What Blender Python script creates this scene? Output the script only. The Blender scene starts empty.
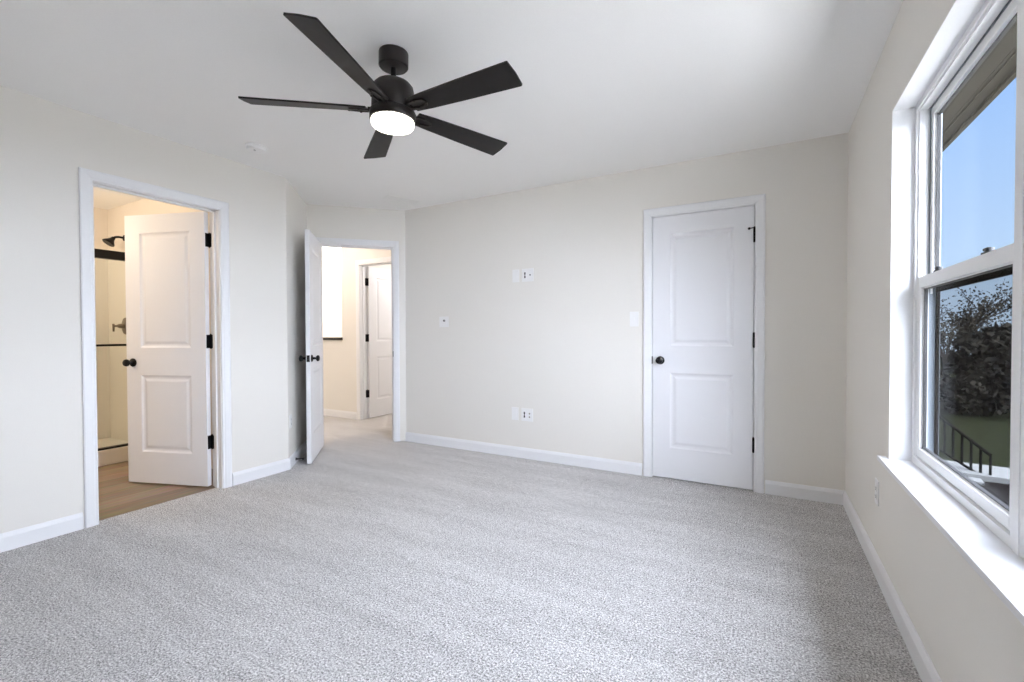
import bpy, bmesh, math, random
from mathutils import Vector, Matrix
S = bpy.context.scene
COL = S.collection
PI = math.pi

# ------------------------------------------------------------------ camera
F_PX, YAW, PITCH, ROLL, EYE = 456.2, 0.50708, 0.01581, -0.0029, 1.1353
cd = bpy.data.cameras.new('camera'); cam = bpy.data.objects.new('camera', cd); COL.objects.link(cam)
cd.sensor_fit = 'HORIZONTAL'; cd.sensor_width = 36.0; cd.lens = F_PX / 1024 * 36.0
cd.clip_start = 0.02; cd.clip_end = 300
fw = Vector((-math.sin(YAW)*math.cos(PITCH), math.cos(YAW)*math.cos(PITCH), -math.sin(PITCH)))
rt = Vector((math.cos(YAW), math.sin(YAW), 0)); up = rt.cross(fw)
r2 = rt*math.cos(ROLL) + up*math.sin(ROLL); u2 = -rt*math.sin(ROLL) + up*math.cos(ROLL)
m = Matrix.Identity(4)
for i in range(3):
    m[i][0] = r2[i]; m[i][1] = u2[i]; m[i][2] = -fw[i]
m[2][3] = EYE
cam.matrix_world = m
S.camera = cam

# ------------------------------------------------------------------ world, sun, lamps, exposure
S.view_settings.view_transform = 'Standard'; S.view_settings.look = 'None'
S.view_settings.gamma = 1.0; S.view_settings.use_curve_mapping = False
S.view_settings.exposure = 0.0
S.cycles.max_bounces = 16; S.cycles.diffuse_bounces = 10; S.cycles.transparent_max_bounces = 24
S.cycles.sample_clamp_indirect = 6.0
w = bpy.data.worlds.new('sky'); S.world = w; w.use_nodes = True
nt = w.node_tree; N = nt.nodes; L = nt.links
bg = N['Background']; tc = N.new('ShaderNodeTexCoord'); sp = N.new('ShaderNodeSeparateXYZ')
rp = N.new('ShaderNodeValToRGB')
L.new(tc.outputs['Generated'], sp.inputs[0]); L.new(sp.outputs['Z'], rp.inputs[0]); L.new(rp.outputs[0], bg.inputs[0])
e = rp.color_ramp.elements
e[0].position = 0.0; e[0].color = (0.60, 0.78, 1.0, 1)
e[1].position = 0.42; e[1].color = (0.34, 0.58, 1.05, 1)
bg.inputs[1].default_value = 1.0

def lamp(name, typ, loc, energy, col, **kw):
    d = bpy.data.lights.new(name, typ); d.energy = energy; d.color = col
    for k, v in kw.items(): setattr(d, k, v)
    o = bpy.data.objects.new(name, d); o.location = loc; COL.objects.link(o); return o
SUN = lamp('hazy_sun', 'SUN', (6, -2, 6), 57.5, (0.805, 0.862, 1.0), angle=math.radians(110))
SUN.rotation_euler = Vector((-0.77, 0.20, -0.61)).to_track_quat('-Z', 'Y').to_euler()
lamp('bathroom_lamp', 'POINT', (-4.95, 0.80, 2.05), 29, (1.0, 0.84, 0.67), shadow_soft_size=0.12)
lamp('hallway_lamp', 'POINT', (-4.9, 3.45, 2.25), 19, (1.0, 0.84, 0.76), shadow_soft_size=0.12)
lamp('stairwell_lamp', 'POINT', (-5.6, 4.85, 2.1), 55, (1.0, 0.95, 0.88), shadow_soft_size=0.12)
lamp('next_room_lamp', 'POINT', (-3.8, 5.3, 2.1), 30, (1.0, 0.95, 0.95), shadow_soft_size=0.12)

# ------------------------------------------------------------------ measures (metres)
H = 2.44
XR, YF, XL = 0.4657, 3.682, -3.4994
A = Vector((XL, 2.4247)); B = Vector((-4.022, 3.0129)); C = Vector((-3.335, YF))
YB = -0.55
TH = 0.115

# ------------------------------------------------------------------ helpers
def tag(o, label=None, cat=None, group=None, kind=None):
    if label: o['label'] = label
    if cat: o['category'] = cat
    if group: o['group'] = group
    if kind: o['kind'] = kind
    return o

class MB:
    def __init__(s, M=None): s.bm = bmesh.new(); s.M = M or Matrix.Identity(4)
    def v(s, p): return s.bm.verts.new(s.M @ Vector(p))
    def face(s, vs):
        try: return s.bm.faces.new(vs)
        except ValueError: return None
    def poly(s, pts): return s.face([s.v(p) for p in pts])
    def box(s, a, b, bev=0):
        x0, y0, z0 = [min(a[i], b[i]) for i in range(3)]; x1, y1, z1 = [max(a[i], b[i]) for i in range(3)]
        vs = [s.v(p) for p in ((x0,y0,z0),(x1,y0,z0),(x1,y1,z0),(x0,y1,z0),(x0,y0,z1),(x1,y0,z1),(x1,y1,z1),(x0,y1,z1))]
        fs = [s.face([vs[i] for i in q]) for q in ((0,3,2,1),(4,5,6,7),(0,1,5,4),(1,2,6,5),(2,3,7,6),(3,0,4,7))]
        if bev:
            es = list({e for f in fs for e in f.edges})
            bmesh.ops.bevel(s.bm, geom=es, offset=bev, segments=2, affect='EDGES', profile=0.6)
        return s
    def prism(s, pts, z0, z1):
        a = [s.v((p[0], p[1], z0)) for p in pts]; b = [s.v((p[0], p[1], z1)) for p in pts]
        n = len(pts); s.face(a[::-1]); s.face(b)
        for i in range(n): s.face([a[i], a[(i+1) % n], b[(i+1) % n], b[i]])
        return s
    def tube(s, pts, rad, seg=10, cap=True):
        rings = []; pts = [Vector(p) for p in pts]
        rads = rad if isinstance(rad, (list, tuple)) else [rad]*len(pts)
        for i, p in enumerate(pts):
            d = (pts[min(i+1, len(pts)-1)] - pts[max(i-1, 0)]).normalized()
            h = Vector((0,0,1)) if abs(d.z) < .9 else Vector((1,0,0))
            a = d.cross(h).normalized(); b = d.cross(a)
            rings.append([s.v(p + (a*math.cos(t) + b*math.sin(t))*rads[i]) for t in [2*PI*k/seg for k in range(seg)]])
        for r0, r1 in zip(rings, rings[1:]):
            for k in range(seg): s.face([r0[k], r0[(k+1) % seg], r1[(k+1) % seg], r1[k]])
        if cap: s.face(rings[0][::-1]); s.face(rings[-1])
        return s
    def lathe(s, prof, origin=(0,0,0), axis=(0,0,1), seg=32):
        o = Vector(origin); d = Vector(axis).normalized()
        h = Vector((0,0,1)) if abs(d.z) < .9 else Vector((1,0,0))
        a = d.cross(h).normalized(); b = d.cross(a)
        rings = []
        for r, t in prof:
            if r < 1e-6: rings.append([s.v(o + d*t)])
            else: rings.append([s.v(o + d*t + (a*math.cos(q) + b*math.sin(q))*r) for q in [2*PI*k/seg for k in range(seg)]])
        for r0, r1 in zip(rings, rings[1:]):
            for k in range(seg):
                k2 = (k+1) % seg
                if len(r0) == 1 and len(r1) == 1: continue
                if len(r0) == 1: s.face([r0[0], r1[k2], r1[k]])
                elif len(r1) == 1: s.face([r0[k], r0[k2], r1[0]])
                else: s.face([r0[k], r0[k2], r1[k2], r1[k]])
        if len(rings[0]) > 1: s.face(rings[0][::-1])
        if len(rings[-1]) > 1: s.face(rings[-1])
        return s
    def build(s, name, mat, parent=None, smooth=False, fix=True):
        if fix: bmesh.ops.recalc_face_normals(s.bm, faces=s.bm.faces)
        me = bpy.data.meshes.new(name); s.bm.to_mesh(me); s.bm.free()
        me.materials.append(mat)
        if smooth:
            for p in me.polygons: p.use_smooth = True
            try: me.set_sharp_from_angle(angle=math.radians(38))
            except Exception: pass
        o = bpy.data.objects.new(name, me); COL.objects.link(o)
        if parent: o.parent = parent
        return o

def empty(name, loc=(0,0,0), rz=0, label=None, cat=None, group=None, kind=None):
    o = bpy.data.objects.new(name, None); o.empty_display_size = .1; COL.objects.link(o)
    o.location = loc; o.rotation_euler = (0, 0, rz)
    return tag(o, label, cat, group, kind)

def copy_tree(o, parent=None):
    c = o.copy(); COL.objects.link(c)
    if parent: c.parent = parent
    for ch in list(o.children): copy_tree(ch, c)
    return c

# ------------------------------------------------------------------ materials
def mat(name, col, rough=.6, metal=0, bump=0, scale=200, var=0, spec=.5, emit=None, estr=0, detail=3):
    m = bpy.data.materials.new(name); m.use_nodes = True
    t = m.node_tree; b = t.nodes['Principled BSDF']
    b.inputs['Base Color'].default_value = (*col, 1); b.inputs['Roughness'].default_value = rough
    b.inputs['Metallic'].default_value = metal; b.inputs['Specular IOR Level'].default_value = spec
    tcn = t.nodes.new('ShaderNodeTexCoord'); nz = t.nodes.new('ShaderNodeTexNoise')
    nz.inputs['Scale'].default_value = scale; nz.inputs['Detail'].default_value = detail
    t.links.new(tcn.outputs['Object'], nz.inputs['Vector'])
    if bump:
        bn = t.nodes.new('ShaderNodeBump'); bn.inputs['Strength'].default_value = bump; bn.inputs['Distance'].default_value = .002
        t.links.new(nz.outputs['Fac'], bn.inputs['Height']); t.links.new(bn.outputs[0], b.inputs['Normal'])
    mx = t.nodes.new('ShaderNodeValToRGB'); k = var or .015
    mx.color_ramp.elements[0].color = (*[c*(1-k) for c in col], 1); mx.color_ramp.elements[0].position = .3
    mx.color_ramp.elements[1].color = (*[min(1, c*(1+k)) for c in col], 1); mx.color_ramp.elements[1].position = .7
    t.links.new(nz.outputs['Fac'], mx.inputs[0]); t.links.new(mx.outputs[0], b.inputs['Base Color'])
    if emit:
        b.inputs['Emission Color'].default_value = (*emit, 1); b.inputs['Emission Strength'].default_value = estr
    return m

WALL = mat('wall_paint', (.79, .768, .724), .85, bump=.05, scale=260, spec=.2)
CEIL = mat('ceiling_paint', (.925, .922, .91), .9, bump=.08, scale=180, spec=.1)
TRIM = mat('trim_paint', (.82, .825, .84), .42, spec=.35)
DOORP = mat('door_paint', (.81, .815, .84), .45, bump=.02, scale=300, spec=.35)
VINYL = mat('window_vinyl', (.88, .885, .89), .35)
BLACK = mat('black_metal', (.004, .004, .0045), .35, spec=.25)
DARKWOOD = mat('dark_blade_wood', (.009, .0075, .007), .5, var=.25, scale=30, spec=.25)
BRONZE = mat('dark_bronze', (.012, .009, .008), .42, spec=.3)
DETECT = mat('detector_plastic', (.93, .93, .92), .5)
PLASTIC = mat('white_plastic', (.835, .832, .825), .4)
SLOT = mat('dark_slot', (.03, .03, .03), .6)
LENS = mat('lit_lens', (.95, .95, .93), .4, emit=(1.0, .93, .82), estr=5.0)
ACRYL = mat('shower_acrylic', (.82, .79, .74), .3)
BATHWALL = mat('bathroom_paint', (.78, .73, .66), .85, bump=.05, scale=260, spec=.2)
NICKEL = mat('brushed_valve', (.22, .18, .14), .35, metal=.8)
CAP = mat('dark_stained_cap', (.02, .014, .012), .4)
SOFFIT = mat('soffit_panel', (.029, .0265, .021), .7, var=.04, scale=40, spec=0)
CONC = mat('pale_concrete', (.12, .12, .115), .85, spec=0, var=.1, scale=12)
IRON = mat('railing_metal', (.006, .0055, .005), .8, spec=0)
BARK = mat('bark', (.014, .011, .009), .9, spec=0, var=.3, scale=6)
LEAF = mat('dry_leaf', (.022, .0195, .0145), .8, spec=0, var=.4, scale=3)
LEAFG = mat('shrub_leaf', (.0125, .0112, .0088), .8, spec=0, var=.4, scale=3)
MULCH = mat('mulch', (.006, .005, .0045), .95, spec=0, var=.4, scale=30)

def glass_mat(name, tint, refl=.9):
    m = bpy.data.materials.new(name); m.use_nodes = True; t = m.node_tree
    t.nodes.clear(); out = t.nodes.new('ShaderNodeOutputMaterial')
    tr = t.nodes.new('ShaderNodeBsdfTransparent'); tr.inputs[0].default_value = (*tint, 1)
    gl = t.nodes.new('ShaderNodeBsdfGlossy'); gl.inputs['Roughness'].default_value = .01
    lw = t.nodes.new('ShaderNodeLayerWeight'); lw.inputs[0].default_value = .5
    pw = t.nodes.new('ShaderNodeMath'); pw.operation = 'POWER'; pw.inputs[1].default_value = 5
    mu = t.nodes.new('ShaderNodeMath'); mu.operation = 'MULTIPLY_ADD'; mu.inputs[1].default_value = .96*refl; mu.inputs[2].default_value = .04*refl
    mx = t.nodes.new('ShaderNodeMixShader')
    t.links.new(lw.outputs['Facing'], pw.inputs[0]); t.links.new(pw.outputs[0], mu.inputs[0]); t.links.new(mu.outputs[0], mx.inputs[0])
    t.links.new(tr.outputs[0], mx.inputs[1]); t.links.new(gl.outputs[0], mx.inputs[2]); t.links.new(mx.outputs[0], out.inputs[0])
    return m
GLASS = glass_mat('window_glass', (.985, .99, .99), .08)
SGLASS = glass_mat('shower_glass', (.95, .96, .94), .7)

def screen_mat():
    m = bpy.data.materials.new('screen_mesh'); m.use_nodes = True; t = m.node_tree
    b = t.nodes['Principled BSDF']; b.inputs['Base Color'].default_value = (.003, .003, .0033, 1); b.inputs['Roughness'].default_value = .9; b.inputs['Specular IOR Level'].default_value = .1
    tr = t.nodes.new('ShaderNodeBsdfTransparent'); mx = t.nodes.new('ShaderNodeMixShader')
    mx.inputs[0].default_value = .38
    t.links.new(tr.outputs[0], mx.inputs[1]); t.links.new(b.outputs[0], mx.inputs[2])
    t.links.new(mx.outputs[0], t.nodes['Material Output'].inputs[0]); return m
SCREEN = screen_mat()

def carpet_mat():
    m = bpy.data.materials.new('heather_carpet'); m.use_nodes = True; t = m.node_tree; b = t.nodes['Principled BSDF']
    b.inputs['Roughness'].default_value = 1; b.inputs['Specular IOR Level'].default_value = .05
    b.inputs['Sheen Weight'].default_value = .15
    tcn = t.nodes.new('ShaderNodeTexCoord')
    def noise(sc, det, rough=.6):
        n = t.nodes.new('ShaderNodeTexNoise'); n.inputs['Scale'].default_value = sc; n.inputs['Detail'].default_value = det
        n.inputs['Roughness'].default_value = rough; t.links.new(tcn.outputs['Object'], n.inputs['Vector']); return n
    fine = noise(135, 5, .9); mid = noise(26, 3); big = noise(1.0, 4, .65)
    mpb = t.nodes.new('ShaderNodeMapping'); mpb.inputs['Scale'].default_value = (1.1, 6.5, 1); mpb.inputs['Rotation'].default_value = (0, 0, .12)   # vacuum tracks in the pile
    t.links.new(tcn.outputs['Object'], mpb.inputs[0]); t.links.new(mpb.outputs[0], big.inputs['Vector'])
    r = t.nodes.new('ShaderNodeValToRGB'); els = r.color_ramp.elements
    els[0].position = .40; els[0].color = (.05, .047, .046, 1)
    els[1].position = .595; els[1].color = (.95, .935, .925, 1)
    x = els.new(.495); x.color = (.47, .454, .446, 1)
    add = t.nodes.new('ShaderNodeMath'); add.operation = 'MULTIPLY_ADD'; add.inputs[1].default_value = .07
    t.links.new(mid.outputs['Fac'], add.inputs[0])
    ad2 = t.nodes.new('ShaderNodeMath'); ad2.operation = 'ADD'; ad2.inputs[1].default_value = -.035
    t.links.new(fine.outputs['Fac'], ad2.inputs[0]); t.links.new(ad2.outputs[0], add.inputs[2])
    ad3 = t.nodes.new('ShaderNodeMath'); ad3.operation = 'MULTIPLY_ADD'; ad3.inputs[1].default_value = .07
    t.links.new(big.outputs['Fac'], ad3.inputs[0]); 
    ad4 = t.nodes.new('ShaderNodeMath'); ad4.operation = 'ADD'; ad4.inputs[1].default_value = -.035
    t.links.new(add.outputs[0], ad4.inputs[0]); t.links.new(ad4.outputs[0], ad3.inputs[2])
    t.links.new(ad3.outputs[0], r.inputs[0]); t.links.new(r.outputs[0], b.inputs['Base Color'])
    bn = t.nodes.new('ShaderNodeBump'); bn.inputs['Strength'].default_value = .7; bn.inputs['Distance'].default_value = .006
    t.links.new(ad3.outputs[0], bn.inputs['Height']); t.links.new(bn.outputs[0], b.inputs['Normal'])
    return m
CARPET = carpet_mat()

def plank_mat():
    m = bpy.data.materials.new('wood_planks'); m.use_nodes = True; t = m.node_tree; b = t.nodes['Principled BSDF']
    b.inputs['Roughness'].default_value = .45
    tcn = t.nodes.new('ShaderNodeTexCoord'); mp = t.nodes.new('ShaderNodeMapping'); mp.inputs['Rotation'].default_value = (0, 0, PI/2)
    t.links.new(tcn.outputs['Object'], mp.inputs[0])
    bk = t.nodes.new('ShaderNodeTexBrick'); bk.inputs['Scale'].default_value = 1
    bk.inputs['Brick Width'].default_value = 1.2; bk.inputs['Row Height'].default_value = .18; bk.inputs['Mortar Size'].default_value = .002
    bk.inputs['Color1'].default_value = (.30, .225, .16, 1); bk.inputs['Color2'].default_value = (.20, .145, .10, 1); bk.inputs['Mortar'].default_value = (.10, .06, .035, 1)
    t.links.new(mp.outputs[0], bk.inputs['Vector'])
    mp2 = t.nodes.new('ShaderNodeMapping'); mp2.inputs['Scale'].default_value = (22, 2.2, 1); t.links.new(tcn.outputs['Object'], mp2.inputs[0])
    nz = t.nodes.new('ShaderNodeTexNoise'); nz.inputs['Scale'].default_value = 2; nz.inputs['Detail'].default_value = 5; t.links.new(mp2.outputs[0], nz.inputs['Vector'])
    mx = t.nodes.new('ShaderNodeMix'); mx.data_type = 'RGBA'; mx.blend_type = 'OVERLAY'; mx.inputs[0].default_value = .6
    t.links.new(bk.outputs['Color'], mx.inputs[6]); t.links.new(nz.outputs['Color'], mx.inputs[7])
    hs = t.nodes.new('ShaderNodeHueSaturation'); hs.inputs['Saturation'].default_value = 1.0
    t.links.new(mx.outputs[2], hs.inputs['Color']); t.links.new(hs.outputs[0], b.inputs['Base Color']); return m
PLANK = plank_mat()

def grass_mat():
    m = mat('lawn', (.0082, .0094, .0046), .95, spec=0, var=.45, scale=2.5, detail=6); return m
GRASS = grass_mat()

# ------------------------------------------------------------------ wall frames: (s along, d into the room, z up)
def frame(p0, t, n):
    M = Matrix.Identity(4)
    for i in range(2): M[i][0] = t[i]; M[i][1] = n[i]; M[i][3] = p0[i]
    return M
tBC = (C - B).normalized(); nBC = Vector((tBC.y, -tBC.x))
tAB = (B - A).normalized(); nAB = Vector((tAB.y, -tAB.x))
FL = frame((XL, 0), (0, 1), (1, 0))          # left wall, s = y
FF = frame((0, YF), (1, 0), (0, -1))         # far wall, s = x
FR = frame((XR, 0), (0, 1), (-1, 0))         # right wall, s = y
FE = frame(B, tBC, nBC)                      # entry wall (diagonal)
FA = frame(A, tAB, nAB)                      # alcove wall
FB = frame((0, YB), (1, 0), (0, 1))          # back wall
YH = 4.30
FH = frame((0, YH), (1, 0), (0, -1))         # hallway wall beyond the entry

def wall(name, M, s0, s1, th, holes=(), m=WALL, label='', z1=H):
    """wall slab with rectangular holes (sa, sb, za, zb), thickness th behind the face"""
    mb = MB(M); cur = s0
    for sa, sb, za, zb in sorted(holes):
        mb.box((cur, -th, 0), (sa, 0, z1))
        if za > 0: mb.box((sa, -th, 0), (sb, 0, za))
        if zb < z1: mb.box((sa, -th, zb), (sb, 0, z1))
        cur = sb
    mb.box((cur, -th, 0), (s1, 0, z1))
    return tag(mb.build(name, m), label, 'wall', None, 'structure')

# door openings (clear width between jambs)
BD0, BD1 = 1.176, 1.886      # bathroom door on the left wall, along y
CD0, CD1 = -0.780, -0.071    # closet door on the far wall, along x
ED0, ED1 = 0.106, 0.828      # entry door on the diagonal wall
HD0, HD1 = -4.68, -3.945     # hallway door beyond
DH = 2.044
JT = .018
WY0, WY1, WYM = 0.65, 2.49, 1.57      # window opening along y, middle mullion
WZ0, WZ1 = 0.573, 2.075

wall('wall_left', FL, YB-TH, A.y, TH, [(BD0-JT, BD1+JT, 0, DH+JT)], label='long off-white bedroom wall at left with the bathroom doorway')
wall('wall_far', FF, C.x, XR+.15, TH, [(CD0-JT, CD1+JT, 0, DH+JT)], label='wide off-white bedroom wall facing the camera with the closed door')
wall('wall_right', FR, YB-TH, YF+TH, .155, [(WY0, WY1, WZ0, WZ1)], label='shaded off-white bedroom wall at right holding the window')
wall('wall_back', FB, -6.2, XR+.15, TH, label='off-white bedroom wall behind the camera')
wall('wall_entry', FE, -.02, (C-B).length+.04, TH, [(ED0-JT, ED1+JT, 0, DH+JT)], label='narrow diagonal wall around the open hallway doorway')
wall('wall_alcove', FA, 0.0, (B-A).length+.05, .09, label='narrow angled wall behind the open hallway door')

# floor and ceiling
XB = XL - .055
mb = MB(); mb.prism([(XB, YB-.2), (XR+.2, YB-.2), (XR+.2, 6.4), (-6.6, 6.4), (-6.6, 2.26), (XB, 2.26)], -.12, 0)
tag(mb.build('floor', CARPET), 'grey heathered carpet over the bedroom and hallway floor', 'carpet', None, 'structure')
mb = MB(); mb.box((-6.2, .3, -.12), (XB, 2.26, -.005))
tag(mb.build('floor_bathroom', PLANK), 'brown wood plank floor through the bathroom doorway', 'floor', None, 'structure')
mb = MB(); mb.box((-6.7, YB-.2, H), (XR+.155, 6.5, H+.12))
tag(mb.build('ceiling', CEIL), 'flat white ceiling above the bedroom', 'ceiling', None, 'structure')

# bathroom shell
mb = MB(); mb.box((-6.1, .4, 0), (-6.0, 2.26, H))
tag(mb.build('wall_bathroom_far', BATHWALL), 'warm lit bathroom wall behind the shower', 'wall', None, 'structure')
mb = MB(); mb.box((-6.1, .3, 0), (XL-TH, .4, H))
tag(mb.build('wall_bathroom_near', BATHWALL), 'bathroom wall left of the doorway', 'wall', None, 'structure')
mb = MB(); mb.box((-6.6, 2.13, 0), (XL-TH+.0, 2.30, H))
tag(mb.build('wall_bathroom_side', BATHWALL), 'bathroom wall that carries the shower head', 'wall', None, 'structure')
# hallway shell
mb = MB(FH); mb.box((-5.035, -TH, 0), (HD0-JT, 0, H)); mb.box((HD1+JT, -TH, 0), (-2.5, 0, H)); mb.box((HD0-JT, -TH, DH+JT), (HD1+JT, 0, H))
mb.box((-6.5, -TH, 0), (-5.035, 0, 1.055))
tag(mb.build('wall_hallway', WALL), 'warm lit hallway wall with a half-height stretch at left', 'wall', None, 'structure')
mb = MB(FH); mb.box((-6.5, -TH-.025, 1.055), (-5.02, .025, 1.093), .004)
tag(mb.build('trim_1', CAP), 'dark cap on the half-height wall in the hallway', 'trim', None, 'structure')
mb = MB(); mb.box((-6.6, 2.3, 0), (-6.5, 6.4, H)); mb.box((-6.5, 5.45, 0), (-4.98, 5.55, H)); mb.box((-5.08, YH+TH, 0), (-4.98, 6.4, H))
mb.box((-4.98, 6.3, 0), (-2.4, 6.4, H)); mb.box((-2.5, YF+TH, 0), (-2.4, 6.4, H)); 
tag(mb.build('wall_stairwell', WALL), 'bright white stairwell wall beyond the half-height wall', 'wall', None, 'structure')
mb = MB(); mb.box((-1.3, YF+.8, 0), (.4, YF+.9, H)); mb.box((-1.4, YF+TH, 0), (-1.3, YF+.9, H)); mb.box((.4, YF+TH, 0), (.5, YF+.9, H))
tag(mb.build('wall_closet', WALL), 'closet walls behind the closed door', 'wall', None, 'structure')

# ------------------------------------------------------------------ casings and jambs
CPROF = [(-.002, .004), (-.002, .010), (.004, .014), (.012, .0135), (.020, .016), (.045, .0185), (.056, .018), (.062, .014), (.062, 0.0)]
def casing(name, M, s0, s1, th, label, hinge_side=0, stop_d=None, both=True, wd=1.0):
    mb = MB(M)
    r = .005
    sides = ((1, 0.0), (-1, -th)) if both else ((1, 0.0),)
    for sg, d0 in sides:
        cols = []
        for u, v in CPROF:
            u = r + u*wd; dd = d0 + sg*v
            cols.append([mb.v((s0-u, dd, 0)), mb.v((s0-u, dd, DH+u)), mb.v((s1+u, dd, DH+u)), mb.v((s1+u, dd, 0))])
        for a, b in zip(cols, cols[1:]):
            for k in range(3): mb.face([a[k], a[k+1], b[k+1], b[k]])
        # inner lip back to the wall
        a = cols[0]; u = r
        lip = [mb.v((s0-u, d0, 0)), mb.v((s0-u, d0, DH+u)), mb.v((s1+u, d0, DH+u)), mb.v((s1+u, d0, 0))]
        for k in range(3): mb.face([lip[k], lip[k+1], a[k+1], a[k]])
    # jambs
    mb.box((s0-JT, -th-.001, 0), (s0, .001, DH+JT)); mb.box((s1, -th-.001, 0), (s1+JT, .001, DH+JT)); mb.box((s0-JT, -th-.001, DH), (s1+JT, .001, DH+JT))
    if stop_d is not None:
        a, b = stop_d
        mb.box((s0, a, 0), (s0+.011, b, DH)); mb.box((s1-.011, a, 0), (s1, b, DH)); mb.box((s0, a, DH-.011), (s1, b, DH))
    return tag(mb.build(name, TRIM), label, 'trim', None, 'structure')
casing('trim_2', FL, BD0, BD1, TH, 'white casing around the bathroom doorway', stop_d=(-.075, -.042))
casing('trim_3', FF, CD0, CD1, TH, 'white casing around the closed door', stop_d=(-.072, -.040))
casing('trim_4', FE, ED0, ED1, TH, 'white casing around the hallway doorway', stop_d=(-.072, -.040))
casing('trim_5', FH, HD0, HD1, TH, 'white casing around the further doorway in the hallway', stop_d=(-.072, -.040))

k = MB(FF); k.box((CD0-.007, -.02, .897), (CD0+.0015, .0065, .955)); k.build('strike_plate', BLACK, bpy.data.objects['trim_3'])
k = MB(FE); k.box((ED1-.0015, -.03, .897), (ED1+.006, .006, .955)); k.build('strike_plate', BLACK, bpy.data.objects['trim_4'])

# ------------------------------------------------------------------ baseboards
def baseboard(name, runs, label, h=.095, t=.014):
    mb = MB()
    for M, s0, s1 in runs:
        mb.M = M
        pr = [(0, 0), (t, 0), (t, h-.022), (t-.004, h-.012), (t-.0075, h-.004), (t-.009, h), (0, h)]
        a = [mb.v((s0, d, z)) for d, z in pr]; b = [mb.v((s1, d, z)) for d, z in pr]
        for i in range(len(pr)): mb.face([a[i], a[(i+1) % len(pr)], b[(i+1) % len(pr)], b[i]])
        mb.face(a[::-1]); mb.face(b)
    return tag(mb.build(name, TRIM), label, 'baseboard', None, 'structure')
CW = .075
baseboard('baseboard_left', [(FL, YB, BD0-CW), (FL, BD1+CW, A.y+.006)], 'white baseboard along the left bedroom wall')
baseboard('baseboard_far', [(FF, C.x, CD0-CW), (FF, CD1+CW, XR)], 'white baseboard along the far bedroom wall')
baseboard('baseboard_right', [(FR, YB, YF)], 'white baseboard under the window along the right wall')
baseboard('baseboard_back', [(FB, XL, XR)], 'white baseboard behind the camera')
baseboard('baseboard_alcove', [(FA, -.006, (B-A).length)], 'white baseboard behind the open hallway door')
baseboard('baseboard_hallway', [(FH, -6.5, HD0-CW), (FH, HD1+CW, -2.5)], 'white baseboard along the hallway wall')

# ------------------------------------------------------------------ doors
SLW, SLH, SLT = None, 2.03, .035
PAN = ((.245, .830), (1.037, 1.905))
def slab_mesh(mb, W, z0=.010, gap=.0035):
    """two-panel moulded slab: x across (0 = hinge edge), y from 0 to -SLT, panels on both faces"""
    x0, x1 = gap, W-gap; zt = z0 + SLH
    xa, xb = x0+.128, x1-.128
    for yf, sg in ((0, -1), (-SLT, 1)):
        def V(x, z, dep=0): return mb.v((x, yf + sg*dep, z))
        zs = [z0]
        for a, b in PAN: zs += [a, b]
        zs.append(zt)
        # stiles and rails around the two panels
        grid = [[V(x, z) for x in (x0, xa, xb, x1)] for z in zs]
        for j in range(len(zs)-1):
            for i in range(3):
                if i == 1 and j in (1, 3): continue
                mb.face([grid[j][i], grid[j][i+1], grid[j+1][i+1], grid[j+1][i]])
        for j in (1, 3):
            za, zb = zs[j], zs[j+1]
            ring = [grid[j][1], grid[j][2], grid[j+1][2], grid[j+1][1]]
            for ins, dep in ((.004, .002), (.012, .0075), (.022, .0095), (.030, .009), (.046, .0035), (.050, .003)):
                nr = [V(xa+ins, za+ins, dep), V(xb-ins, za+ins, dep), V(xb-ins, zb-ins, dep), V(xa+ins, zb-ins, dep)]
                for k in range(4): mb.face([ring[k], ring[(k+1) % 4], nr[(k+1) % 4], nr[k]])
                ring = nr
            mb.face(ring)
    for pts in (((x0, 0, z0), (x0, -SLT, z0), (x0, -SLT, zt), (x0, 0, zt)), ((x1, 0, z0), (x1, -SLT, z0), (x1, -SLT, zt), (x1, 0, zt)),
                ((x0, 0, z0), (x1, 0, z0), (x1, -SLT, z0), (x0, -SLT, z0)), ((x0, 0, zt), (x1, 0, zt), (x1, -SLT, zt), (x0, -SLT, zt))):
        mb.poly(pts)
    bmesh.ops.remove_doubles(mb.bm, verts=mb.bm.verts, dist=1e-5)

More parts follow.
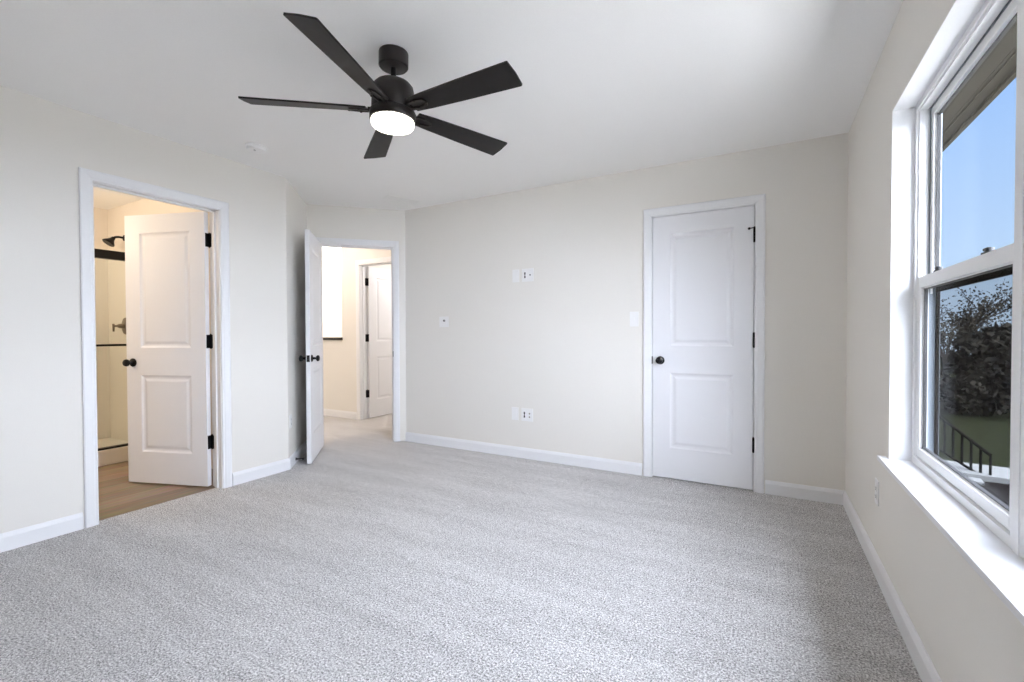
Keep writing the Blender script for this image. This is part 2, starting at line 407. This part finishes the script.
def knob(parent, x, y, z, sg):
    k = MB(); k.lathe([(0, .026), (.0095, .026), (.0095, .034), (.018, .038), (.0265, .046), (.0275, .054), (.024, .062), (.013, .067), (0, .068)], (x, y, z), (0, sg, 0), 24)
    o = k.build('knob', BLACK, parent, True)
    r = MB(); r.lathe([(0, 0), (.032, 0), (.032, .004), (.026, .010), (.012, .012), (.011, .027), (0, .027)], (x, y, z), (0, sg, 0), 24)
    r.build('rosette', BLACK, o, True)
def door(name, loc, rz, W, label, open_deg, flip=1, knobs=(1, -1), pin_stop=False):
    """local frame: x across from the hinge pin, door thickness to -y*flip; pin at local origin.
    The jamb leaf of each hinge is placed where the closed door's hinge edge would be."""
    mb = MB(); slab_mesh(mb, W)
    if flip < 0:
        for v in mb.bm.verts: v.co.y = -v.co.y
    o = mb.build(name, DOORP); o.location = loc; o.rotation_euler = (0, 0, rz)
    tag(o, label, 'door', None, 'structure')
    zk = .925
    for s in knobs:
        knob(o, W-.062, 0 if s == flip else -SLT*flip, zk, s)
    lp = MB(); lp.box((W-.0035, -SLT*flip+.005*flip, zk-.029), (W-.0015, -.005*flip, zk+.029)); 
    lp.lathe([(0, 0), (.008, 0), (.008, .009), (0, .011)], (W-.002, -SLT*flip/2, zk), (1, 0, 0), 10)
    lp.build('latch_plate', BLACK, o)
    a = math.radians(open_deg)
    for z in (.335, 1.085, 1.835):
        hg = MB()
        hg.tube([(-.001, .006*flip, z-.052), (-.001, .006*flip, z+.052)], .0078, 12)
        hg.tube([(-.001, .006*flip, z-.056), (-.001, .006*flip, z-.052)], .0052, 10); hg.tube([(-.001, .006*flip, z+.052), (-.001, .006*flip, z+.057)], .0052, 10)
        hg.box((.0002, -.030*flip, z-.05), (.0024, .005*flip, z+.05))              # leaf on the slab edge
        R = Matrix.Rotation(-a*flip, 4, 'Z')                                            # back to the closed direction
        h2 = MB(R); h2.box((-.0022, -.031*flip, z-.05), (-.0002, .004*flip, z+.05))
        me = bpy.data.meshes.new('tmp'); h2.bm.to_mesh(me); h2.bm.free(); hg.bm.from_mesh(me); bpy.data.meshes.remove(me)
        if pin_stop and z > 1.5:
            hg.tube([(-.001, .006*flip, z+.05), (.012, .016*flip, z+.046), (.03, .022*flip, z+.043)], .0035, 8)
            hg.lathe([(0, 0), (.008, 0), (.009, .008), (0, .012)], (.03, .022*flip, z+.043), (.6, -.75*flip, 0), 10)
        hg.build('hinge', BLACK, o, True)
    return o

# bathroom door: pin on the bathroom side of the left wall, right jamb, swung in
def heading(d): return math.atan2(d[1], d[0])
dirb = Vector((-math.sin(math.radians(71)), -math.cos(math.radians(71))))
# closed direction is -y; opening turns it towards -x (clockwise seen from above), thickness lies towards +x when closed
door('door_1', (XL-TH-.001, BD1-.008, 0), heading(dirb), BD1-BD0-.004, 'white two-panel bathroom door swung open into the warm lit bathroom', 71, flip=-1)
# closed door: pin on the bedroom side, right jamb
door('door_3', (CD1-.001, YF-.001, 0), PI, CD1-CD0-.002, 'closed white two-panel door with a black knob in the far wall', 0, flip=1, pin_stop=True)
# entry door: pin on the bedroom side at the left jamb, swung 90 degrees into the bedroom
pin = B + tBC*(ED0+.001) + nBC*.002
door('door_2', (pin.x, pin.y, 0), heading(nBC)+math.radians(-1.2), ED1-ED0-.026, 'white two-panel door standing open into the bedroom from the hallway', 91.2, flip=-1)
# further hallway door: pin on the far side, left jamb, swung away 90 degrees
door('door_4', (HD0+.002, YH+TH+.001, 0), PI/2+math.radians(-1), HD1-HD0-.004, 'white two-panel door open beyond the hallway with black hinges', 89, flip=1)

# ------------------------------------------------------------------ window (two double-hung units side by side)
def make_window(name, y0, y1, label):
    root = empty(name, (XR, y0, WZ0), 0, label, 'window', None, 'structure')
    W = y1-y0; Z = WZ1-WZ0; f0, f1 = .075, .155
    fr = MB()
    z_s = .02
    # jambs, head and sill frame with stepped tracks: x is outward
    def rim(x0, x1, j, hd, sl):
        fr.box((x0, 0, z_s), (x1, j, Z)); fr.box((x0, W-j, z_s), (x1, W, Z)); fr.box((x0, j, Z-hd), (x1, W-j, Z)); fr.box((x0, j, z_s), (x1, W-j, z_s+sl))
    rim(f0, f0+.008, .022, .022, .030)
    rim(f0+.008, f0+.036, .030, .030, .030)
    rim(f0+.036, f0+.042, .022, .024, .026)

    for yy in (.0305, W-.0335):          # balance strips in the jamb tracks
        fr.box((f0+.0465, yy, .72), (f0+.053, yy+.003, Z-.04))
    fr.build('frame', VINYL, root)
    fr = MB(); rim(f0+.042, f1-.006, .030, .032, .024); rim(f1-.006, f1, .022, .022, .020)
    fr.build('outer_frame', mat('outer_frame_grey', (.20, .225, .25), .6, spec=.1), root)
    def sash(xa, xb, z0, z1, st, bt, tp, nm, parent_label):
        s = MB(); j = .024
        a, b = j, W-j
        s.box((xa, a, z0), (xb, a+st, z1), .002); s.box((xa, b-st, z0), (xb, b, z1), .002)
        s.box((xa, a+st, z0), (xb, b-st, z0+bt), .002); s.box((xa, a+st, z1-tp), (xb, b-st, z1), .002)
        xm = (xa+xb)/2+.003
        # glazing bead step
        s.box((xm-.006, a+st, z0+bt), (xm+.006, a+st+.007, z1-tp)); s.box((xm-.006, b-st-.007, z0+bt), (xm+.006, b-st, z1-tp))
        s.box((xm-.006, a+st, z0+bt), (xm+.006, b-st, z0+bt+.007)); s.box((xm-.006, a+st, z1-tp-.007), (xm+.006, b-st, z1-tp))
        o = s.build('sash', VINYL, root); o['label'] = parent_label
        g = MB(); q = .004
        for xg in (xm-.004, xm+.004):
            g.poly([(xg, a+st+q, z0+bt+q), (xg, b-st-q, z0+bt+q), (xg, b-st-q, z1-tp-q), (xg, a+st+q, z1-tp-q)])
        g.build('glass_pane', GLASS, o, fix=False)
        sp_ = MB(); q = .0075
        for ya, yb, za, zb in ((a+st+.005, a+st+.0085, z0+bt, z1-tp), (b-st-.0085, b-st-.005, z0+bt, z1-tp), (a+st, b-st, z0+bt+.005, z0+bt+.0085), (a+st, b-st, z1-tp-.0085, z1-tp-.005)):
            sp_.box((xm-.0062, ya, za), (xm+.0062, yb, zb))
        sp_.build('gasket', SLOT, o)
        return o
    zm = 1.345-WZ0
    lo = sash(f0+.010, f0+.035, .052, zm+.018, .034, .036, .045, 'lower', 'lower sash, set nearer the room')
    up_ = sash(f0+.044, f0+.069, zm-.022, Z-.030, .034, .042, .034, 'upper', 'upper sash, set further out')
    for yy in (W*.26, W*.74):
        lk = MB(); lk.box((f0+.012, yy-.030, zm+.018), (f0+.033, yy+.030, zm+.024), .002)
        lk.lathe([(0, 0), (.011, 0), (.010, .010), (0, .011)], (f0+.022, yy, zm+.024), (0, 0, 1), 14)
        lk.box((f0+.016, yy-.004, zm+.028), (f0+.026, yy+.030, zm+.036), .002)
        lk.build('sash_lock', SLOT, root)
    sc = MB(); xs = f1-.012
    sc.poly([(xs, .035, .055), (xs, W-.035, .055), (xs, W-.035, zm), (xs, .035, zm)])
    s_ = sc.build('insect_screen', SCREEN, root, fix=False)
    sf = MB()
    sf.box((xs-.005, .030, .044), (xs+.005, .046, zm+.01)); sf.box((xs-.005, W-.046, .044), (xs+.005, W-.030, zm+.01))
    sf.box((xs-.005, .046, .044), (xs+.005, W-.046, .062)); sf.box((xs-.005, .046, zm-.045), (xs+.005, W-.046, zm+.01))
    sf.build('screen_frame', mat('screen_frame_paint', (.01, .0085, .007), .7, spec=0), s_)
    return root
make_window('window_1', WYM+.014, WY1-.001, 'white double-hung window at right with sky in its upper sash')
make_window('window_2', WY0+.001, WYM-.014, 'second white double-hung window nearer the camera beside the mullion')
mb = MB(); mb.box((XR+.072, WYM-.0145, WZ0+.02), (XR+.158, WYM+.0145, WZ1))
tag(mb.build('trim_6', VINYL), 'white mullion post between the two windows', 'trim', None, 'structure')
mb = MB(); mb.box((XR-.032, WY0-.055, WZ0), (XR-.0002, WY1+.055, WZ0+.021), .004); mb.box((XR-.004, WY0+.0005, WZ0+.0005), (XR+.082, WY1-.0005, WZ0+.021))
tag(mb.build('trim_7', TRIM), 'bright white window sill board projecting from the right wall', 'trim', None, 'structure')
mb = MB()   # white-painted reveal liners around the opening
mb.box((XR+.001, WY1-.0008, WZ0+.021), (XR+.076, WY1+.0002, WZ1)); mb.box((XR+.001, WY0-.0002, WZ0+.021), (XR+.076, WY0+.0008, WZ1)); mb.box((XR+.001, WY0, WZ1-.0008), (XR+.076, WY1, WZ1+.0002))
tag(mb.build('trim_8', TRIM), 'white painted reveal around the window opening', 'trim', None, 'structure')

# eave outside
mb = MB(); xo = XR+.155
mb.box((xo, -3, 2.455), (1.085, 7, 2.475))
for k in range(1, 5):
    mb.box((xo+k*.095, -3, 2.4525), (xo+k*.095+.008, 7, 2.456))
mb.box((1.085, -3, 2.435), (1.11, 7, 2.62)); mb.box((1.02, -3, 2.447), (1.03, 7, 2.456))
tag(mb.build('trim_9', SOFFIT), 'brown-grey soffit of the eave above the window outside', 'eave', None, 'structure')

# ------------------------------------------------------------------ ceiling fan
FX, FY = -1.5151, 1.6044
fan = empty('ceiling_fan', (FX, FY, H), 0, 'dark five-blade ceiling fan with a round lit lamp on the white ceiling', 'ceiling fan')
k = MB(); k.lathe([(0, 0), (.066, 0), (.067, -.004), (.067, -.062), (.062, -.068), (.030, -.070), (.017, -.071), (0, -.071)], seg=48); k.build('canopy', BRONZE, fan, True)
k = MB(); k.lathe([(0, -.06), (.0125, -.06), (.0125, -.15), (0, -.15)], seg=20)
k.lathe([(.0127, -.112), (.021, -.114), (.023, -.136), (.0127, -.14)], seg=24); k.build('downrod', BLACK, fan, True)
k = MB(); k.lathe([(0, -.128), (.030, -.128), (.055, -.133), (.078, -.143), (.091, -.158), (.096, -.178), (.097, -.262), (.094, -.266), (0, -.266)], seg=56); k.build('motor_housing', BRONZE, fan, True)
k = MB(); k.lathe([(0, -.268), (.098, -.268), (.103, -.272), (.105, -.279), (.105, -.309), (.103, -.312), (0, -.312)], seg=56); k.build('light_ring', BRONZE, fan, True)
k = MB(); k.lathe([(0, -.3115), (.096, -.3115), (.098, -.316), (.097, -.330), (.092, -.339), (.075, -.345), (.045, -.348), (0, -.349)], seg=56); k.build('lamp_shade', LENS, fan, True)
PH = 180.9373
ZB = 2.177 - H
fan.rotation_euler = (0, math.radians(1.5), 0)
def blade_parts(i):
    ang = PH + i*2*PI/5
    R = Matrix.Rotation(ang, 4, 'Z') @ Matrix.Translation((0, 0, ZB)) @ Matrix.Rotation(math.radians(-14.4), 4, 'X')
    b = MB(R)
    # local x outward, y across; slightly flared, tip cut at a slant
    r0, r1 = .118, .655
    out = [(r0, -.040), (.20, -.047), (.40, -.056), (r1-.006, -.0645), (r1-.001, -.063), (r1+.004, .0), (r1, .061), (r1-.004, .0645), (.40, .056), (.20, .047), (r0, .040)]
    t = .0038
    top = [b.v((x, y, t)) for x, y in out]; bot = [b.v((x, y, -t)) for x, y in out]
    b.face(top); b.face(bot[::-1])
    for q in range(len(out)): b.face([bot[q], bot[(q+1) % len(out)], top[(q+1) % len(out)], top[q]])
    ob = b.build('blade', DARKWOOD, fan)
    ir = MB(R)
    for sg in (1, -1):      # forked bracket under the root of the blade
        ir.prism([(.080, sg*.006), (.100, sg*.020), (.150, sg*.030), (.196, sg*.020), (.205, sg*.004), (.205, -sg*.004), (.196, sg*.006), (.150, sg*.018), (.112, sg*.010)][:9], -.0115, -.0042)
    ir.box((.085, -.020, -.012), (.112, .020, .006), .002)
    for px_, py_ in ((.150, .024), (.150, -.024), (.198, 0)):
        ir.lathe([(0, -.0042), (.006, -.0115), (.005, -.0145), (0, -.015)], (px_, py_, 0), (0, 0, 1), 10)
    ir.build('blade_bracket', BRONZE, ob)
for i in range(5): blade_parts(i)

# ------------------------------------------------------------------ small ceiling pieces
sd = empty('smoke_detector', (-3.095, 1.925, H), 0, 'round white smoke detector on the ceiling near the left wall', 'smoke detector')
k = MB(); k.lathe([(0, 0), (.070, 0), (.070, -.008), (.068, -.010), (0, -.010)], seg=40); k.build('base', DETECT, sd, True)
k = MB(); k.lathe([(0, -.009), (.060, -.010), (.061, -.020), (.056, -.030), (.030, -.036), (0, -.037)], seg=40)
k.build('cover', DETECT, sd, True)
k = MB(); k.lathe([(0, -.0345), (.007, -.0345), (.007, -.039), (0, -.0395)], (.018, -.022, 0), seg=16); k.build('test_button', mat('grey_button', (.5, .5, .5), .5), sd, True)

vt = empty('ceiling_vent', (-3.10, 3.385, H), math.radians(66), 'small white ceiling vent near the hallway doorway', 'vent')
k = MB(); k.box((-.17, -.085, -.003), (.17, -.065, 0)); k.box((-.17, .065, -.003), (.17, .085, 0)); k.box((-.17, -.065, -.003), (-.15, .065, 0)); k.box((.15, -.065, -.003), (.17, .065, 0))
k.build('frame', CEIL, vt)
k = MB(); 
for q in range(9):
    y = -.058 + q*.0145
    k.poly([(-.15, y, -.0028), (.15, y, -.0028), (.15, y+.013, -.0012), (-.15, y+.013, -.0012)])
k.build('louvres', CEIL, vt)

# ------------------------------------------------------------------ wall plates (frame M: s, d, z)
def plate_root(name, M, s, z, label, cat, group=None):
    P = M @ Vector((s, 0, z)); o = empty(name, P, math.atan2(M[1][0], M[0][0]), label, cat, group); return o
def sgn(M):   # +1 when local +y (after the root's rotation) points into the room
    t = Vector((M[0][0], M[1][0])); n = Vector((M[0][1], M[1][1])); return 1 if t.x*n.y - t.y*n.x > 0 else -1
def plate_box(o, y, w, h):
    k = MB(); k.box((-w/2, 0, -h/2), (w/2, y*.005, h/2), .0016); return k.build('cover_plate', PLASTIC, o)
def receptacle(o, y, x, z, slots=True):
    k = MB(); k.prism([(0,0)]*0 or [(x-.017, 0), (x+.017, 0), (x+.017, y*.0075), (x-.017, y*.0075)], z-.013, z+.013); r = k.build('receptacle', PLASTIC, o)
    s = MB(); s.box((x-.009, y*.0074, z-.005), (x-.0065, y*.0079, z+.005)); s.box((x+.0065, y*.0074, z-.004), (x+.009, y*.0079, z+.004))
    s.box((x-.0025, y*.0074, z-.0105), (x+.0025, y*.0079, z-.006)); s.build('slots', SLOT, r)
def outlet(M, s, z, label, w=.07, h=.115, group=None):
    o = plate_root('wall_outlet', M, s, z, label, 'outlet', group); y = sgn(M)
    plate_box(o, y, w, h); receptacle(o, y, 0, .019); receptacle(o, y, 0, -.019); return o
def jack_plate(M, s, z, label, dot2=True):
    o = plate_root('media_wall_plate', M, s, z, label, 'wall plate'); y = sgn(M)
    plate_box(o, y, .116, .116)
    q = MB(); q.prism([(-.040, 0), (-.012, 0), (-.012, y*.007), (-.040, y*.007)], -.034, .034); r = q.build('receptacle', PLASTIC, o)
    d = MB(); d.box((-.033, y*.0068, .006), (-.019, y*.0078, .026)); d.box((-.033, y*.0068, -.026), (-.019, y*.0078, -.006)); d.box((-.029, y*.0068, -.007), (-.023, y*.0077, .007)); d.build('slots', SLOT, r)
    j = MB()
    for zz in ((.014, -.018) if dot2 else (0,)):
        j.lathe([(0, .004), (.0065, .004), (.0065, .008), (.0035, .008), (.0035, .013), (0, .013)], (.026, 0, zz), (0, y, 0), 14)
    j.build('jack', SLOT if not dot2 else NICKEL, o)
    return o
def blank_plate(M, s, z, label):
    o = plate_root('blank_wall_plate', M, s, z, label, 'wall plate'); y = sgn(M)
    plate_box(o, y, .07, .116)
    q = MB(); q.prism([(-.0165, 0), (.0165, 0), (.0165, y*.0065), (-.0165, y*.0065)], -.033, .033); q.build('insert', PLASTIC, o); return o
blank_plate(FF, -2.002, 1.665, 'narrow white wall plate, left one of the upper pair on the far wall')
jack_plate(FF, -1.880, 1.665, 'wide white plate with dark sockets, right one of the upper pair', False)
blank_plate(FF, -2.013, .400, 'narrow white wall plate, left one of the low pair near the baseboard')
jack_plate(FF, -1.889, .398, 'wide white plate with dark sockets, right one of the low pair', True)
o = plate_root('fan_control', FF, -2.825, 1.257, 'small square white control plate alone on the far wall near the hallway', 'wall control'); y = sgn(FF)
plate_box(o, y, .114, .105)
q = MB(); q.prism([(-.036, 0), (.036, 0), (.036, y*.007), (-.036, y*.007)], -.034, .034); q.build('insert', PLASTIC, o)
q = MB(); q.lathe([(0, .006), (.011, .006), (.010, .018), (0, .019)], (.008, 0, .012), (0, y, 0), 16); q.build('dial', mat('grey_dial', (.16, .155, .15), .5), o, True)
o = plate_root('light_switch', FF, -.922, 1.250, 'white toggle light switch left of the closed door', 'switch')
plate_box(o, y, .07, .118)
q = MB(); q.box((-.005, y*.004, -.012), (.005, y*.007, .012)); q.box((-.0035, y*.006, .0), (.0035, y*.016, .008), .001); q.build('toggle', PLASTIC, o)
q = MB(); q.lathe([(0, .0045), (.003, .0045), (.003, .006), (0, .0062)], (0, 0, .045), (0, y, 0), 10); q.build('screw', PLASTIC, o); q = MB(); q.lathe([(0, .0045), (.003, .0045), (.003, .006), (0, .0062)], (0, 0, -.045), (0, y, 0), 10); q.build('screw', PLASTIC, o)
outlet(FR, 2.705, .385, 'white outlet low on the right wall under the window')
outlet(FA, .075, .392, 'white outlet low on the angled wall beside the open hallway door')

# door stop on the alcove baseboard
ds = plate_root('door_stop', FA, .19, .036, 'black rod door stop on the baseboard behind the open door', 'door stop'); y = sgn(FA)
q = MB(); q.lathe([(0, .014), (.014, .014), (.013, .018), (.006, .020), (.005, .068), (0, .068)], (0, 0, 0), (0, y, 0), 14); q.build('rod', BLACK, ds, True)
q = MB(); q.lathe([(0, .067), (.009, .067), (.009, .078), (0, .080)], (0, 0, 0), (0, y, 0), 14); q.build('tip', SLOT, ds, True)

# ------------------------------------------------------------------ shower
XS = -5.06
pan = empty('shower_pan', (XS, 1.5, 0), 0, 'white shower base with a raised curb on the bathroom floor', 'shower base')
k = MB(); k.box((-.09, -.95, -.004), (.035, .612, .132), .008); k.build('curb', ACRYL, pan)
k = MB(); k.box((-.90, -.95, 0), (-.09, .613, .068)); k.build('tray', ACRYL, pan)
k = MB(); k.box((-5.975, 2.115, .0), (XS-.091, 2.13, 1.95))
tag(k.build('wall_shower_side', ACRYL), 'smooth pale shower surround behind the valve', 'wall', None, 'structure')
k = MB(); k.box((-6.0, .45, .0), (-5.975, 2.13, 1.95))
tag(k.build('wall_shower_back', ACRYL), 'smooth pale shower surround behind the glass', 'wall', None, 'structure')
en = empty('shower_door', (XS, 1.5, .132), 0, 'sliding glass shower door with black header, track and towel bar', 'shower door')
Z0 = .132
k = MB(); k.box((-.028, -.95, 1.802-Z0), (.028, .61, 1.878-Z0), .004); k.build('header_rail', BLACK, en)
k = MB(); k.box((-.028, -.95, 0), (.026, .61, .016), .003); k.build('bottom_track', BLACK, en)
for xx, a, b in ((.010, -.10, .60), (-.012, -.93, -.05)):
    k = MB(); k.box((xx-.003, a, .014), (xx+.003, b, 1.80-Z0)); k.build('glass_panel', SGLASS, en)
k = MB(); k.tube([(.050, -.05, 1.046-Z0), (.050, .54, 1.046-Z0)], .0095, 12)
k.tube([(.012, 0, 1.046-Z0), (.05, 0, 1.046-Z0)], .008, 10); k.tube([(.012, .50, 1.046-Z0), (.05, .50, 1.046-Z0)], .008, 10); k.build('towel_bar', BLACK, en, True)

XH = -5.59
sh = empty('shower_fixture', (XH, 2.115, 2.10), 0, 'black shower head on a curved arm above the shower', 'shower head')
k = MB(); k.lathe([(0, 0), (.030, 0), (.030, .006), (.014, .014), (0, .014)], (0, 0, 0), (0, -1, 0), 20); k.build('flange', BLACK, sh, True)
k = MB(); k.tube([(0, -.008, 0), (0, -.045, .003), (0, -.075, -.004), (0, -.094, -.022)], .011, 12); k.build('arm', BLACK, sh, True)
k = MB(); ax = (0, -.59, -.81)
k.lathe([(0, -.01), (.016, -.01), (.020, .012), (.030, .030), (.050, .056), (.053, .066), (.049, .070), (0, .070)], (0, -.091, -.018), ax, 24); k.build('spray_head', BLACK, sh, True)
vv = empty('shower_valve', (XH, 2.115, 1.224), 0, 'bronze shower valve with a lever handle on the shower wall', 'shower valve')
k = MB(); k.lathe([(0, 0), (.085, 0), (.083, .006), (.06, .014), (.03, .018), (0, .018)], (0, 0, 0), (0, -1, 0), 32); k.build('escutcheon', NICKEL, vv, True)
k = MB(); k.lathe([(0, .016), (.024, .016), (.022, .05), (.013, .07), (0, .072)], (0, 0, 0), (0, -1, 0), 20); k.tube([(0, -.062, .002), (0, -.078, -.002), (0, -.10, 0)], .009, 10); k.tube([(0, -.10, .02), (0, -.10, -.055)], [.010, .008], 10); k.build('handle', NICKEL, vv, True)

# ------------------------------------------------------------------ outside
GZ = -2.0
mb = MB(); mb.box((.8, -12, GZ-.3), (60, 80, GZ)); mb.box((-20, 7, GZ-.3), (.8, 80, GZ))
mb2 = MB(); mb2.box((2.9, -16, GZ), (32, 8.0, GZ+.03))  # added pale reflector, out of view: bounces daylight up to the ceiling
tag(mb2.build('bounce_reflector', mat('bounce_surface', (.87, .81, .71), .95, var=.08, scale=40)), 'unseen pale drive beyond a strip of lawn outside the window', 'reflector', None, 'structure')
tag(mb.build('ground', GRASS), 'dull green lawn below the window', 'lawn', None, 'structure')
ps = empty('patio_slab', (4.55, 13.6, GZ), math.radians(-8), 'pale concrete slab beside the lawn seen through the lower pane', 'slab')
k = MB(); k.box((-1.3, -.55, 0), (1.6, .55, .14), .02); k.box((-1.3, -.9, 0), (-.5, -.55, .07), .02); k.build('slab', CONC, ps)
bed = MB(); bed.prism([(2.6, 9.2), (4.6, 9.6), (6.4, 13.0), (4.0, 13.0)], GZ, GZ+.04)
tag(bed.build('mulch_bed', MULCH), 'dark mulch bed in front of the pale slab', 'mulch', None, 'stuff')
rl = empty('stair_railing', (3.64, 13.75, GZ+.14), 0, 'dark metal stair railing sloping down beside the pale slab', 'railing')
p0, p1 = Vector((-.15, .3, 1.10)), Vector((.50, -.55, .42))
p0b, p1b = p0 - Vector((0, 0, .78)), p1 - Vector((0, 0, .56))
k = MB(); k.tube([p0, p1], .036, 8); k.build('top_rail', IRON, rl)
k = MB(); k.tube([p0b, p1b], .028, 8); k.build('bottom_rail', IRON, rl)
for q in range(7):
    t = q/6; a = p0.lerp(p1, t); b = p0b.lerp(p1b, t)
    if q in (0, 6): b = Vector((b.x, b.y, 0 if q == 0 else -.13))
    k = MB(); k.tube([b, a], .022 if q in (0, 6) else .024, 6); k.build('post' if q in (0, 6) else 'baluster', IRON, rl)

random.seed(7)
def grow(mb, p, d, length, rad, depth, tips):
    pts = [p]; q = p.copy(); dd = d.copy(); n = 3
    for i in range(n):
        dd = (dd + Vector((random.uniform(-.18, .18), random.uniform(-.18, .18), random.uniform(-.02, .14)))).normalized()
        q = q + dd*length/n; pts.append(q.copy())
    mb.tube(pts, [rad*(1-.16*i) for i in range(n+1)], 5 if depth > 1 else 3, cap=False)
    if depth <= 2: tips.extend(pts[1:])
    if depth == 0: return
    for i in range(4 if depth > 2 else 3):
        t = random.uniform(.35, 1); a = random.uniform(0, 2*PI); sp = random.uniform(.45, .95)
        b = pts[min(n, int(t*n)+0)]
        nd = (dd*math.cos(sp) + Vector((math.cos(a), math.sin(a), random.uniform(-.1, .5)))*math.sin(sp)).normalized()
        grow(mb, b, nd, length*random.uniform(.55, .78), rad*.52, depth-1, tips)
def leaf_quads(mb, pts, n, spread, size):
    for i in range(n):
        c = random.choice(pts) + Vector((random.gauss(0, spread), random.gauss(0, spread), random.gauss(0, spread)))
        a = Vector((random.uniform(-1, 1), random.uniform(-1, 1), random.uniform(-1, 1))).normalized()
        b = a.cross(Vector((random.uniform(-1, 1), random.uniform(-1, 1), random.uniform(-1, 1)))).normalized()
        s = size*random.uniform(.6, 1.3)
        mb.poly([c-a*s, c+b*s*.6, c+a*s, c-b*s*.6])
TG = 'trees beyond the lawn'
def make_tree(label):
    r = empty('tree', (0, 0, GZ), 0, label, 'tree', TG)
    mb = MB(); tips = []
    grow(mb, Vector((0, 0, -.05)), Vector((0, 0, 1)), 2.2, .10, 4, tips)
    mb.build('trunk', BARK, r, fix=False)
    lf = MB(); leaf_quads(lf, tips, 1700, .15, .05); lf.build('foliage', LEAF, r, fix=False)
    return r
protos = [make_tree('leafy bare-topped tree in the dark thicket seen through the lower pane') for _ in range(2)]
spots = [(7.9, 30.5, 1.05, .3), (12.6, 31.0, 1.05, 1.9), (10.6, 37.5, 1.35, 4.0), (2.6, 30.5, 1.05, 2.2), (17.4, 31.5, 1.05, 5.1), (24.5, 41.0, 1.2, .9), (4.6, 37.5, 1.25, 3.3), (-3.2, 32.5, 1.0, 2.7)]
for i, (x, y, s, rz) in enumerate(spots):
    t = protos[i] if i < 2 else copy_tree(protos[i % 2])
    t.location = (x, y, GZ); s *= 1.3; t.scale = (s, s, s); t.rotation_euler = (0, 0, rz)
def make_shrub():
    mb = MB(); pts = []
    for i in range(240):
        a = random.uniform(0, 2*PI); r = math.sqrt(random.random())*1.1; h = random.random()
        pts.append(Vector((r*math.cos(a)*(1.05-.45*h), r*math.sin(a)*(1.05-.45*h), .1+h*2.6)))
    for i in range(14):
        q = random.choice(pts); mb.tube([(q.x*.2, q.y*.2, -.04), (q.x*.6, q.y*.6, q.z*.5), q], [.03, .02, .008], 4)
    leaf_quads(mb, pts, 2600, .10, .12)
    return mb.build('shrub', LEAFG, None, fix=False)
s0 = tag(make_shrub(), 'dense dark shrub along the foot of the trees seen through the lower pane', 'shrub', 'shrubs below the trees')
for i in range(11):
    t = s0 if i == 0 else s0.copy()
    if i: COL.objects.link(t)
    t.location = (1.2 + i*1.5, 23.6 + (i % 2)*2.75, GZ); t.rotation_euler = (0, 0, i*1.7); sc_ = 1.0 + .12*((i*7) % 3); t.scale = (sc_, sc_, sc_)
